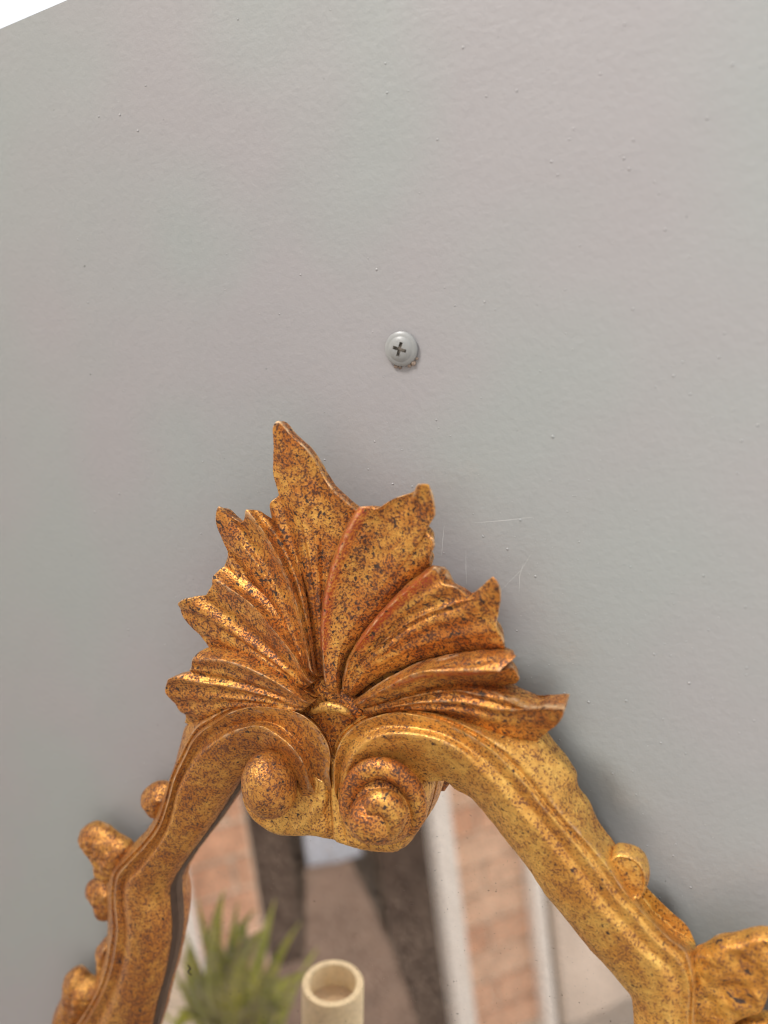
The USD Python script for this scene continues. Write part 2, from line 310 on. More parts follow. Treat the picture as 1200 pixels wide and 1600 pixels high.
def loft(curves, na=110, per=7, thick=8.0, flutes=None, it=2, back=None, inset=0.0, sink=0.0, sink_at=0.14, relief=1.0):
    """A closed shell through curves (each a list of (px, py, h) from root to rim); the back lies thick mm lower."""
    C = []
    for c in curves:
        q = resample(c, na); q[:, 2] = 22 + (q[:, 2] - 22) * relief; C.append(unproj(q))
    C = np.stack(C)                                                    # curve, along, xyz
    s = np.arange(len(curves)); ss = np.linspace(0, len(curves) - 1, (len(curves) - 1) * per + 1)
    P = PchipInterpolator(s, C, axis=0)(ss)                            # across, along, xyz
    if flutes is not None:
        tt = np.linspace(0, 1, na)
        P[:, :, 2] += flutes(ss[:, None], tt[None, :])
    m, n = P.shape[:2]
    tt = np.linspace(0, 1, n)
    if sink: P[:, :, 2] -= sink * np.clip(1 - tt / sink_at, 0, 1)[None, :] ** 2
    B = P.copy(); B[:, :, 2] = (P[:, :, 2] - thick) if back is None else back
    if inset:                                                          # sides undercut towards the spine of the piece
        mid = P[m // 2][np.minimum(np.arange(n), int(n * .85))][None]; dv = mid - P
        B[:, :, :2] += dv[:, :, :2] / np.maximum(np.linalg.norm(dv[:, :, :2], axis=2, keepdims=True), 2.0) * inset
    idx = np.arange(m * n).reshape(m, n)
    f = []
    a, b, c, d = idx[:-1, :-1].ravel(), idx[1:, :-1].ravel(), idx[1:, 1:].ravel(), idx[:-1, 1:].ravel()
    f.append(np.stack([a, b, c], 1)); f.append(np.stack([a, c, d], 1))
    off = m * n
    f.append(np.stack([a, c, b], 1) + off); f.append(np.stack([a, d, c], 1) + off)
    loop = np.concatenate([idx[0, :-1], idx[:-1, -1], idx[-1, :0:-1], idx[:0:-1, 0]])
    V = [P.reshape(-1, 3), B.reshape(-1, 3)]
    k = 6; rings = [loop]
    edge = P.reshape(-1, 3)[loop].copy()
    # rounded shoulder: pull the rim of the face in a little, the first ring of the side keeps the traced line
    inn = np.vstack([P[1, :-1], P[:-1, -2], P[-2, :0:-1], P[:0:-1, 1]])
    dd = inn - edge; dd /= np.maximum(np.linalg.norm(dd, axis=1, keepdims=True), .4)
    V[0][loop] = edge + dd * 0.22
    for j in range(1, k):
        x = (j - 1) / (k - 1)
        q = edge * (1 - x) + B.reshape(-1, 3)[loop] * x
        if j == 1: q[:, 2] -= 0.35
        V.append(q)
        rings.append(2 * off + (j - 1) * len(loop) + np.arange(len(loop)))
    rings.append(loop + off)
    for r0, r1 in zip(rings[:-1], rings[1:]):
        q0, q1, p0, p1 = r0, np.roll(r0, -1), r1, np.roll(r1, -1)
        f.append(np.stack([q0, q1, p1], 1)); f.append(np.stack([q0, p1, p0], 1))
    V, f = np.vstack(V), np.vstack(f)
    t = smooth_mesh(V, f, it)
    if t.volume < 0: t.invert()
    return t
def pillow(outline, h0, h1, base, rim=3.0, power=0.5, step=0.35, it=2, sculpt=None, hcurve=None):
    """A carved lump: the outline (px, py) at height h0 rises to h1 within rim mm of its edge; it stands on height base."""
    o = resample([(x, y, h0) for x, y in list(outline) + [outline[0]]], len(outline) * 6)
    q = unproj(o)[:, :2]
    poly = Polygon(q).buffer(0)
    x0, y0, x1, y1 = poly.bounds
    inner = poly.buffer(-step * 0.6)
    xs, ys = np.meshgrid(np.arange(x0, x1, step), np.arange(y0, y1, step))
    ins = contains_xy(inner, xs.ravel(), ys.ravel())
    pts = np.stack([xs.ravel(), ys.ravel()], 1)[ins]
    n = max(int(poly.exterior.length / step), 24)
    ring = np.array([poly.exterior.interpolate(i / n, normalized=True).coords[0] for i in range(n)])
    allp = np.vstack([ring, pts])
    tri = Delaunay(allp).simplices
    cen = allp[tri].mean(1); tri = tri[contains_xy(poly, cen[:, 0], cen[:, 1])]
    dist = cKDTree(ring).query(allp)[0]; dist[:n] = 0
    x = np.clip(dist / rim, 0, 1)
    prof = (1 - (1 - x) ** 2) ** power
    h = h0 + (h1 - h0) * prof
    if sculpt is not None: h = h + sculpt(allp, x)
    top = np.column_stack([allp, h])
    a, b, c = tri.T
    ar = np.cross(allp[b] - allp[a], allp[c] - allp[a]); tri[ar < 0] = tri[ar < 0][:, ::-1]
    ed = np.concatenate([tri[:, [0, 1]], tri[:, [1, 2]], tri[:, [2, 0]]])
    es = np.sort(ed, 1); _, inv, cnt = np.unique(es, axis=0, return_inverse=True, return_counts=True)
    be = ed[cnt[inv.ravel()] == 1]                                     # the rim, wound with the face
    N = len(allp); bot = np.column_stack([allp, np.full(N, base)])
    V, F = [top, bot], [tri, tri[:, ::-1] + N]
    rv = np.unique(be); loc = np.full(N, -1); loc[rv] = np.arange(len(rv))
    k = max(2, int((h0 - base) / 0.9)); off = 2 * N; prev = lambda e: e
    for j in range(1, k + 1):
        if j < k: V.append(top[rv] * (1 - j / k) + bot[rv] * j / k); cur = (lambda o: lambda e: loc[e] + o)(off); off += len(rv)
        else: cur = lambda e: e + N
        a, b, c, d = prev(be[:, 0]), prev(be[:, 1]), cur(be[:, 1]), cur(be[:, 0])
        F += [np.stack([a, c, b], 1), np.stack([a, d, c], 1)]; prev = cur
    t = smooth_mesh(np.vstack(V), np.vstack(F), it)
    if t.volume < 0: t.invert()
    return t
def ellipsoid(px, py, h, ra, rb, rh, rot=0, lean=(0, 0)):
    t = trimesh.creation.icosphere(subdivisions=5)
    v = t.vertices * [ra, rb, rh]
    v[:, 0] += lean[0] * np.maximum(v[:, 2], 0); v[:, 1] += lean[1] * np.maximum(v[:, 2], 0)
    c, s = math.cos(rot), math.sin(rot); v = v @ np.array([[c, s, 0], [-s, c, 0], [0, 0, 1]])
    t.vertices = v + unproj([(px, py, h)])[0]
    return t
def near_line(pts, r, h):
    """1 on the traced line, fading over r mm (for the red bole that shows through along an edge)."""
    q = unproj([(x, y, h) for x, y in pts])[:, :2]
    ls = resample(np.column_stack([q, np.zeros(len(q))]), 80)[:, :2]
    T = cKDTree(ls)
    return lambda v: np.clip(1.25 - T.query(v[:, :2])[0] / r, 0, 1)
def _dl(pts, h, p):
    q = unproj([(x, y, h) for x, y in pts])[:, :2]
    ls = resample(np.column_stack([q, np.zeros(len(q))]), 80)[:, :2]
    return cKDTree(ls).query(p[:, :2])[0]
def waves(n0, n1, cyc, amp):
    return lambda s, t: 1.7 * amp * np.sin((s - n0) / (n1 - n0) * cyc * 2 * np.pi) * ((s > n0) & (s < n1)) * np.clip((t - .12) * 4, 0, 1)

# ------------------------------------------------------------------ leaf crest
crest = mirror
lobes = {
 'centre': dict(thick=4, inset=0.3, c=[
  [(489,1068,21.5),(478,985,20.5),(462,915,19.5),(440,855,18.5),(428,820,18),(424,801,18)],
  [(491,1066,22.5),(482,985,21.8),(466,912,21.2),(446,850,20.8),(432,812,20.8),(422,785,21)],
  [(493,1064,22),(486,985,21),(474,912,20.3),(458,850,20),(445,808,20),(435,771,20.3)],
  [(495,1062,22),(489,985,21),(480,912,20.5),(466,848,20.3),(448,790,20.4),(427,741,20.5)],
  [(497,1060,22.2),(493,985,21.4),(485,910,21),(471,840,21),(452,770,21.2),(427,700,21.8)],
  [(499,1060,22.2),(497,985,21.4),(489,908,21),(475,832,21),(457,755,21.6),(427,664,23)],
  [(500,1060,22.2),(499,985,21.4),(493,906,20.8),(482,828,20.6),(465,752,21.5),(434,658,23)],
  [(501,1060,22.2),(501,985,21.4),(497,906,20.8),(489,828,20.6),(476,760,21.3),(456,681,22.6)],
  [(502,1060,22),(502,985,21.2),(500,908,20.4),(496,836,20),(490,775,20.4),(481,704,22)],
  [(503,1062,22),(504,985,21),(504,910,20),(504,842,19.4),(504,790,19.4),(502,738,20.5)],
  [(504,1064,22),(506,985,21),(509,915,20),(514,856,19.4),(518,806,19.6),(519,764,20.8)],
  [(505,1066,21.8),(508,987,20.6),(514,920,19.5),(524,864,19),(533,820,19.2),(541,784,20)],
  [(506,1068,21),(511,990,19.6),(520,925,18.6),(535,872,18),(548,832,18),(560,800,18.5)]],
  fl=lambda s,t: 0.28*np.sin(s*2.6)*np.clip((t-.1)*3,0,1)*np.clip((.8-t)*4,0,1)),
 'left_upper': dict(thick=4, inset=2, c=[
  [(493,1060,24),(486,985,22.5),(471,905,21.2),(448,848,20.3),(427,813,19.5)],
  [(491,1060,25.2),(481,985,24),(464,910,23),(438,850,22.5),(406,799,22)],
  [(490,1060,25.0),(478,985,23.6),(459,912,22.6),(434,855,22.4),(398,797,22.6)],
  [(488,1060,26),(473,985,25.4),(453,912,25),(430,862,25),(408,826,24.8),(384,796,24.2)],
  [(485,1060,25),(466,985,23.4),(444,912,22.4),(418,862,22),(396,832,21.8),(377,815,21.8)],
  [(483,1060,24.5),(458,985,22.8),(432,915,21.6),(405,868,21),(383,838,21),(360,806,21.6)],
  [(481,1062,24.4),(452,985,23.2),(424,918,22.4),(396,875,22.2),(370,842,22.2),(341,791,22.6)],
  [(479,1064,24.2),(446,985,22.4),(416,925,21.8),(385,880,21.6),(362,850,21.6),(338,822,21.6)],
  [(477,1066,23.4),(440,988,20.6),(408,932,19.8),(380,893,19.6),(362,868,20),(349,848,20.5)],
  [(474,1070,23.4),(434,992,21.2),(400,940,20.8),(372,902,20.8),(360,880,20.6),(356,860,20.4)],
  [(468,1075,22),(425,1010,19),(390,955,18),(365,915,18),(352,897,18),(350,884,18.5)]]),
 'left_middle': dict(thick=5, inset=1, c=[
  [(487,1066,24.5),(470,1025,23.6),(450,980,22.4),(410,926,21.2),(378,902,20.5),(352,885,20)],
  [(485,1068,26),(464,1025,25.2),(440,985,24.2),(402,940,23),(370,915,22.3),(341,891,21.5)],
  [(483,1070,27),(458,1023,26.8),(430,988,26.4),(392,944,25.8),(362,922,25.2),(331,903,24)],
  [(481,1072,25.8),(450,1028,24.6),(420,994,23.8),(382,958,23.3),(355,938,23),(329,919,22.6)],
  [(479,1074,25),(442,1033,23.4),(410,1002,22.4),(372,970,22),(345,952,21.9),(317,931,22)],
  [(477,1076,25),(436,1038,23.6),(402,1010,22.8),(362,982,22.4),(325,958,22.6),(294,934,23.2)],
  [(476,1077,24.8),(433,1040,23.3),(398,1014,22.4),(358,988,22),(322,966,22.2),(277,944,23)],
  [(475,1078,24.6),(430,1042,23),(395,1018,22),(355,994,21.4),(320,974,21.5),(281,957,21.8)],
  [(472,1080,24.2),(425,1047,22.6),(388,1026,21.2),(352,1006,20.6),(325,992,20.4),(300,980,20.4)],
  [(468,1083,23.4),(420,1053,21),(382,1036,19.8),(350,1020,19.2),(335,1012,19.2),(322,1005,19.2)],
  [(462,1090,22),(415,1062,19.5),(380,1046,18),(350,1032,17.5),(335,1024,17.5),(329,1016,17.5)]],
  fl=waves(2.6,8.5,2.6,0.32)),
 'left_lower': dict(thick=6, inset=1, c=[
  [(487,1098,25),(460,1070,24),(432,1048,22.8),(400,1028,21.6),(365,1015,20.5),(328,1011,19.8)],
  [(484,1100,27),(456,1074,26.2),(428,1055,25.2),(394,1036,24),(358,1023,23),(312,1018,21.8)],
  [(482,1102,28),(453,1080,27.6),(425,1063,27),(388,1045,26.2),(350,1033,25.4),(299,1031,24)],
  [(480,1104,26.5),(450,1086,25),(420,1071,23.9),(382,1056,23.2),(345,1047,22.8),(298,1044,22.6)],
  [(478,1106,26),(446,1092,24.2),(415,1080,23.2),(376,1068,22.5),(335,1060,22.2),(294,1051,22.5)],
  [(476,1108,26),(443,1096,24.2),(410,1086,23.2),(370,1077,22.5),(325,1070,22.8),(263,1061,24)],
  [(474,1110,25.4),(440,1100,23.4),(405,1092,22.2),(365,1088,21.4),(320,1085,21.4),(259,1080,22)],
  [(470,1113,25.4),(435,1106,23.6),(400,1100,22.4),(360,1100,21.4),(318,1102,20.8),(272,1102,20.5)],
  [(465,1118,24),(430,1112,22),(395,1108,20.4),(355,1110,19),(318,1122,18.5),(287,1115,18.5)],
  [(460,1125,23),(425,1120,20),(390,1118,18),(350,1124,17),(318,1136,16.5),(288,1130,16.5)]],
  fl=waves(2.8,8.2,3.6,0.38)),
 'right_upper': dict(thick=4, inset=2.6, c=[
  [(508,1085,22),(500,1000,21),(505,930,20.4),(528,850,19.8),(545,813,19.2),(560,793,19)],
  [(511,1085,23.8),(504,1000,24),(511,930,24.2),(537,848,24.4),(553,815,24.2),(567,791,23.6)],
  [(514,1086,23.6),(510,1000,23.2),(522,930,22.8),(552,850,22.6),(570,815,22.4),(588,794,22.6)],
  [(517,1086,23.4),(517,1000,22.6),(533,930,21.8),(566,855,21.2),(588,815,21.3),(616,778,22.4)],
  [(519,1087,23.2),(522,1000,22.2),(545,935,21.2),(585,860,20.8),(615,815,21),(646,768,22.8)],
  [(521,1087,23.2),(527,1003,22.1),(556,940,21.1),(600,868,20.8),(632,820,21.4),(654,756,24.4)],
  [(521,1087,23.2),(528,1004,22.1),(559,942,21.1),(606,871,20.9),(639,825,21.4),(669,757,24)],
  [(522,1088,23.2),(530,1006,22.1),(563,945,21.1),(612,874,21),(646,830,21.6),(676,775,23)],
  [(523,1088,23.2),(533,1010,22),(569,950,21),(620,882,21),(652,846,21.4),(680,801,22)],
  [(524,1089,23),(535,1013,21.6),(574,955,20.6),(625,890,20.5),(648,862,20.7),(667,830,21.3)],
  [(525,1089,22.8),(537,1016,21.3),(578,960,20.2),(630,896,20.2),(655,870,20.5),(679,848,22)],
  [(526,1090,22.5),(539,1020,20.8),(582,965,19.6),(634,903,19.5),(655,886,19.6),(672,872,20.5)],
  [(530,1092,21),(545,1030,19),(590,972,18),(638,915,18),(658,898,18),(674,886,18)]],
  red=([(567,793),(537,848),(515,915),(505,975),(504,1010)],2.0,24)),
 'right_middle': dict(thick=5, inset=2.6, c=[
  [(531,1085,22),(543,1030,20.8),(568,988,20.2),(612,936,19.8),(645,905,19.5),(676,883,19.5)],
  [(533,1086,24),(547,1030,24.3),(573,990,24.5),(617,940,24.3),(650,912,24),(681,886,23.2)],
  [(535,1087,23.6),(552,1032,23.2),(582,992,22.9),(628,948,22.4),(660,928,22.2),(690,908,22.3)],
  [(536,1088,23.4),(557,1034,22.8),(592,995,22.3),(640,955,22),(678,935,22.2),(713,918,22.8)],
  [(537,1089,23.2),(561,1037,22.4),(600,999,21.8),(650,962,21.6),(692,946,22),(735,936,22.3)],
  [(537,1089,23.2),(563,1038,22.5),(603,1001,21.9),(655,965,21.7),(700,948,22.1),(755,930,23)],
  [(538,1090,23.2),(565,1040,22.6),(607,1003,22),(660,969,21.8),(712,950,22.3),(769,902,25.2)],
  [(539,1090,23.1),(568,1043,22.3),(613,1008,21.6),(667,977,21.4),(718,963,21.8),(783,920,24)],
  [(540,1091,23),(571,1047,22.3),(619,1014,21.6),(675,987,21.3),(722,978,21.5),(779,958,22.5)],
  [(541,1092,22.8),(574,1051,21.6),(625,1020,20.7),(682,999,20.4),(727,991,20.6),(777,978,21.8)],
  [(542,1094,22.4),(577,1056,20.8),(630,1028,19.8),(686,1010,19.4),(732,1003,19.8),(788,1005,21.5)],
  [(545,1097,21),(582,1066,19),(636,1040,18),(690,1025,17.5),(735,1020,17.5),(786,1016,18)]],
  fl=waves(1.8,9.5,3.4,0.33), red=([(560,1010),(600,960),(640,925),(668,905)],2.2,24)),
 'right_fold': dict(thick=6, inset=2.4, c=[
  [(546,1100,22.5),(585,1072,21.6),(640,1043,20.6),(690,1026,20),(745,1016,20),(790,1014,20)],
  [(549,1102,25),(592,1074,24.3),(645,1047,23.8),(695,1034,23.6),(748,1027,23.4),(798,1020,22.5)],
  [(551,1103,26.4),(597,1076,26),(652,1049,25.8),(701,1041,25.6),(753,1036,25),(806,1026,24)],
  [(552,1104,27),(600,1077,26.8),(655,1051,26.8),(700,1049,26.8),(740,1048,26.8),(781,1049,26.4)],
  [(554,1106,25.8),(604,1085,24.8),(660,1064,24),(708,1058,23.5),(745,1058,23.5),(800,1043,23)],
  [(556,1109,25),(607,1091,23.6),(662,1074,22.4),(708,1067,21.6),(745,1068,21.4),(811,1058,20.5)],
  [(558,1111,24),(609,1098,22),(664,1082,20.6),(710,1076,20),(748,1078,19.5),(806,1068,19)]],
  red=([(620,1066),(680,1052),(740,1050),(780,1051)],1.3,26)),
 'right_lower': dict(thick=11, inset=0.6, c=[
  [(558,1109,24.5),(610,1092,22.6),(663,1077,21.6),(710,1070,21.4),(745,1073,22.0),(766,1081,23.8)],
  [(560,1111,25),(612,1096,23.6),(665,1083,22.8),(712,1078,22.8),(750,1085,23.4),(800,1097,25.4)],
  [(562,1113,25),(614,1100,23.4),(667,1089,22.6),(714,1086,22.6),(765,1097,23.6),(830,1111,26)],
  [(563,1115,24.8),(616,1104,23.6),(670,1096,23),(718,1096,23),(775,1107,24),(858,1107,27.2)],
  [(564,1117,24.6),(618,1107,23.2),(673,1102,22.6),(722,1105,22.6),(780,1117,23.5),(881,1109,26.8)],
  [(565,1119,24.2),(620,1110,22.8),(676,1108,22),(727,1114,22),(785,1128,22.5),(877,1125,25)],
  [(566,1121,23.6),(622,1114,22),(679,1114,21),(732,1124,20.5),(785,1140,21),(860,1142,22.5)],
  [(567,1124,22.5),(624,1119,20.5),(682,1121,19.5),(738,1135,19),(790,1153,19),(843,1155,19.5)],
  [(568,1127,21),(626,1126,19),(685,1130,18),(742,1146,17),(795,1168,16),(838,1168,16)]],
  fl=waves(0.5,6.8,3.2,0.30)),
}
for i, (k, d) in enumerate(lobes.items()):
    t = loft(d['c'], thick=d['thick'], flutes=d.get('fl'), inset=d.get('inset', 0), sink=1.8, sink_at=0.08, relief=1.35)
    carve('leaf_lobe', t, 11 + i, 'gilt_leaf', near_line(*d['red']) if 'red' in d else None, amp=0.32)
# the core behind the lobes
carve('crest_core', pillow([(455,900),(500,840),(560,850),(620,905),(690,960),(740,1010),(780,1070),(810,1130),(830,1165),(760,1165),(660,1135),(520,1165),(420,1130),(320,1150),(300,1110),(350,1050),(400,980)], 10, 14, 5, 6, step=0.8), 3, 'gilt_worn_shade')
# little hooded bead where all the lobes spring
# ------------------------------------------------------------------ rails of the frame
def shift(line, dx, dy, h): return [(x + dx, y + dy, h) for x, y in line]
def with_h(line, h):
    hs = np.interp(np.linspace(0, 1, len(line)), np.linspace(0, 1, len(h)), h) if np.ndim(h) else np.full(len(line), h)
    return [(x, y, z) for (x, y), z in zip(line, hs)]
RA = [(530,1285),(523,1235),(525,1180),(538,1152),(562,1131),(590,1119),(620,1114),(647,1117),(678,1124),(703,1133),(728,1146),(754,1162),(776,1179),(793,1197),(813,1218),(830,1238),(852,1266),(873,1290),(900,1322),(927,1357),(960,1403),(987,1430),(1027,1475),(1060,1503),(1074,1530),(1074,1600),(1072,1720)]
RC = [(543,1290),(538,1240),(543,1200),(558,1174),(578,1158),(600,1149),(623,1147),(653,1150),(687,1158),(704,1166),(722,1177),(738,1191),(754,1207),(768,1221),(782,1237),(795,1251),(808,1267),(834,1294),(862,1326),(897,1370),(930,1415),(967,1455),(1000,1490),(1030,1515),(1042,1540),(1042,1610),(1040,1720)]
RG = [(536,1288),(530,1238),(533,1191),(547,1164),(568,1146),(594,1136),(620,1133),(650,1136),(682,1142),(704,1150),(725,1162),(748,1178),(768,1194),(783,1210),(800,1229),(816,1247),(838,1272),(858,1297),(884,1329),(912,1364),(945,1408),(977,1442),(1013,1482),(1045,1510),(1060,1535),(1060,1605),(1058,1720)]
RF = [(560,1290),(556,1250),(560,1222),(575,1200),(595,1188),(615,1182),(635,1181),(655,1186),(672,1193),(688,1199),(703,1204),(718,1213),(735,1228),(750,1243),(764,1257),(780,1276),(795,1296),(818,1325),(848,1366),(880,1409),(912,1450),(945,1487),(975,1518),(1003,1548),(1012,1570),(1012,1630),(1010,1720)]
RI = [(580,1290),(575,1262),(585,1235),(600,1222),(620,1215),(640,1214),(655,1217),(670,1222),(684,1221),(697,1221),(704,1226),(711,1233),(735,1246),(748,1261),(765,1280),(780,1300),(804,1330),(826,1358),(852,1398),(883,1435),(917,1478),(950,1514),(972,1540),(986,1558),(989,1580),(989,1650),(988,1720)]
RB = [(528,1285),(520,1235),(522,1178),(534,1148),(560,1126),(588,1114),(620,1109),(648,1111),(681,1117),(707,1126),(738,1140),(774,1162),(795,1177),(810,1191),(830,1212),(848,1235),(868,1262),(887,1284),(916,1315),(945,1350),(975,1393),(1002,1424),(1042,1464),(1070,1490),(1080,1525),(1082,1600),(1080,1720)]
RS = [(526,1285),(517,1235),(519,1176),(530,1144),(557,1121),(586,1109),(620,1104),(650,1106),(684,1112),(712,1120),(755,1132),(800,1144),(846,1157),(862,1174),(884,1198),(897,1218),(899,1234),(917,1259),(933,1293),(960,1330),(985,1380),(1008,1420),(1050,1460),(1086,1487),(1092,1525),(1094,1600),(1092,1720)]
def rail(I, F_, C_, G, A, B, S, hI, hF, hC, hG, hA, hB, hS, seed, na=230, back=6.0, sink=8.0, sink_at=0.05):
    t = loft([with_h(I, np.array(hI) - 0), with_h(F_, hF), with_h(C_, hC), with_h(G, hG), with_h(A, hA), with_h([((a[0] + b[0]) / 2, (a[1] + b[1]) / 2) for a, b in zip(A, B)], np.minimum(hA, hB) - 0.5), with_h(B, hB), with_h(S, hS)], na=na, per=9, back=back, sink=sink, sink_at=sink_at)
    return t
tR = rail(RI, RF, RC, RG, RA, RB, RS, [18,18,17,15,14,14,14,14], [22,23,22,21,20,20,20,20], [26,27,26,25,24,23,22,22], [23.2,24.2,23.4,22.8,22.0,21.4,20.6,20.6],
          [26,26,25,24.5,23.4,22.5,21.5,21.5], [22,22,22.5,23.6,22.6,21.8,21,21], [19,19,18.5,17,14,12.5,12.5,12.5], 41, back=9.5)
carve('frame_rail', tR, 41, 'gilt_bright', wear=0.7)
LA = [(510,1268),(512,1240),(514,1205),(516,1182),(505,1150),(487,1128),(460,1112),(432,1107),(393,1105),(358,1115),(337,1130),(317,1142),(303,1157),(290,1182),(274,1215),(262,1258),(250,1292),(227,1323),(204,1347),(186,1367),(181,1390),(181,1420),(184,1449),(180,1486),(174,1517),(162,1550),(140,1590),(118,1625),(80,1680)]
LC = [(474,1268),(482,1252),(484,1235),(480,1212),(468,1183),(453,1165),(432,1149),(408,1135),(375,1139),(352,1150),(333,1163),(316,1178),(304,1194),(292,1216),(280,1240),(272,1274),(260,1306),(240,1336),(220,1362),(205,1380),(201,1400),(204,1430),(206,1456),(203,1490),(197,1524),(186,1558),(166,1600),(142,1640),(104,1695)]
LG = [(492,1268),(491,1250),(490,1228),(486,1193),(476,1172),(460,1152),(443,1137),(413,1127),(383,1130),(358,1138),(334,1149),(316,1161),(302,1177),(290,1200),(277,1228),(266,1268),(254,1300),(233,1330),(211,1355),(194,1374),(190,1396),(191,1425),(194,1453),(191,1488),(184,1520),(173,1554),(152,1595),(129,1632),(92,1687)]
LF = [(455,1292),(462,1268),(466,1245),(463,1222),(452,1200),(438,1184),(425,1176),(408,1172),(392,1176),(378,1184),(365,1194),(352,1208),(340,1226),(328,1247),(314,1272),(298,1300),(280,1325),(262,1350),(242,1374),(229,1392),(228,1408),(234,1436),(236,1460),(232,1492),(224,1528),(213,1564),(196,1605),(174,1645),(140,1700)]
LI = [(430,1292),(436,1270),(442,1248),(438,1228),(428,1212),(418,1204),(408,1200),(398,1200),(391,1203),(383,1211),(374,1219),(362,1236),(348,1258),(334,1281),(318,1304),(304,1323),(290,1342),(276,1362),(265,1380),(260,1393),(260,1408),(262,1432),(263,1458),(259,1495),(251,1533),(241,1568),(233,1605),(220,1645),(195,1700)]
LB = [(513,1268),(515,1240),(517,1205),(519,1180),(508,1147),(490,1124),(462,1107),(432,1102),(390,1100),(353,1110),(328,1124),(308,1137),(296,1155),(283,1180),(268,1212),(256,1256),(246,1284),(222,1318),(198,1342),(179,1364),(174,1390),(174,1420),(176,1449),(171,1487),(165,1517),(153,1550),(132,1587),(109,1621),(70,1676)]
LS = [(516,1268),(518,1240),(520,1205),(522,1178),(511,1144),(492,1120),(464,1102),(430,1096),(386,1094),(346,1104),(312,1120),(290,1134),(283,1157),(275,1188),(262,1225),(246,1262),(239,1282),(212,1314),(190,1336),(171,1358),(165,1385),(166,1420),(168,1449),(163,1487),(155,1518),(143,1550),(122,1585),(100,1618),(60,1670)]
tL = rail(LI, LF, LC, LG, LA, LB, LS, [18,18,17,15,14,14,14,14], [22,24,22.5,21,20.4,20.4,20.4,20.4], [27,28,26,24,22.5,22,22,22], [23,24,22.4,21,19.8,19.6,19.6,19.6],
          [26,26.5,25,23,21.8,21.4,21.4,21.4], [22,22,21,19,18,17.5,17.5,17.5], [17,17,16,13,11,10,10,10], 43, sink=9.0, sink_at=0.075)
carve('frame_rail', tL, 43, 'gilt_worn_shade', wear=1.1)

# ------------------------------------------------------------------ scrolls
base = pillow([(385,1236),(393,1258),(403,1272),(418,1285),(440,1297),(467,1301),(493,1300),(510,1302),(527,1308),(543,1312),(557,1317),(578,1322),(603,1325),(623,1325),(640,1317),(650,1303),(657,1285),(665,1258),(667,1236),(650,1205),(620,1180),(580,1165),(540,1165),(515,1160),(490,1150),(450,1150),(410,1175)], 17, 23.5, 9, 5,
              sculpt=lambda p, x: -2.6 * np.exp(-(_dl([(511,1195),(513,1250),(516,1310)], 22, p) / 1.5) ** 2) - 1.2 * np.exp(-(_dl([(528,1190),(529,1250),(540,1310)], 22, p) / 1.1) ** 2) + 0.5 * np.exp(-(_dl([(497,1215),(497,1260),(470,1292)], 22, p) / 1.5) ** 2))
carve('scroll_base', base, 51, 'gilt_bright', wear=0.6)
for nm, seed, args, mat in (('scroll_ball', 61, (421,1226,27.5,9.0,11.0,9.0,0,(0,0)), 'gilt_worn_shade'),
                       ('scroll_shell', 62, (592,1248,21,13.6,14.2,10.5,0,(0.05,-0.05)), 'gilt_leaf')):
    carve(nm, ellipsoid(*args), seed, mat, wear=0.5)
def spiral(cx, cy, h0, h1, pts, r0, r1, n=90, m=20):
    q = unproj([(x, y, z) for x, y, z in pts]); q = resample(q, n)
    tn = np.gradient(q, axis=0); tn /= np.linalg.norm(tn, axis=1)[:, None]
    up = np.array([0, 0, 1.0]); s = np.cross(tn, up); s /= np.linalg.norm(s, axis=1)[:, None]; w = np.cross(s, tn)
    rad = np.interp(np.linspace(0, 1, n), np.linspace(0, 1, len(r0)), r0)
    an = np.linspace(0, 2 * np.pi, m, endpoint=False)
    V = (q[:, None] + rad[:, None, None] * (np.cos(an)[None, :, None] * s[:, None] + np.sin(an)[None, :, None] * w[:, None] * r1)).reshape(-1, 3)
    i = np.arange(n * m).reshape(n, m); j = np.roll(i, -1, 1)
    f = np.vstack([np.stack([i[:-1].ravel(), j[:-1].ravel(), j[1:].ravel()], 1), np.stack([i[:-1].ravel(), j[1:].ravel(), i[1:].ravel()], 1)])
    V = np.vstack([V, q[0], q[-1]]); a, b = n * m, n * m + 1
    f = np.vstack([f, np.stack([j[0], i[0], np.full(m, a)], 1), np.stack([i[-1], j[-1], np.full(m, b)], 1)])
    t = trimesh.Trimesh(V, f, process=False)
    if t.volume < 0: t.invert()
    return t
carve('crest_root', pillow([(462,1092),(478,1068),(500,1056),(528,1066),(556,1088),(572,1112),(556,1136),(536,1152),(522,1196),(513,1200),(504,1190),(494,1150),(476,1128),(458,1112)], 18.5, 21.2, 9, 6, sculpt=lambda p, x: 0 * x), 30, 'gilt_leaf', wear=.3)
carve('crest_bead', spiral(0, 0, 0, 0, [(484,1114,21.4),(493,1109,23.0),(507,1105,23.8),(522,1105,24.1),(535,1109,23.8),(544,1115,22.8),(550,1122,21.2)], [.6,1.2,1.5,1.6,1.5,1.2,.6], 0.8), 31, 'gilt_bright', wear=.5)
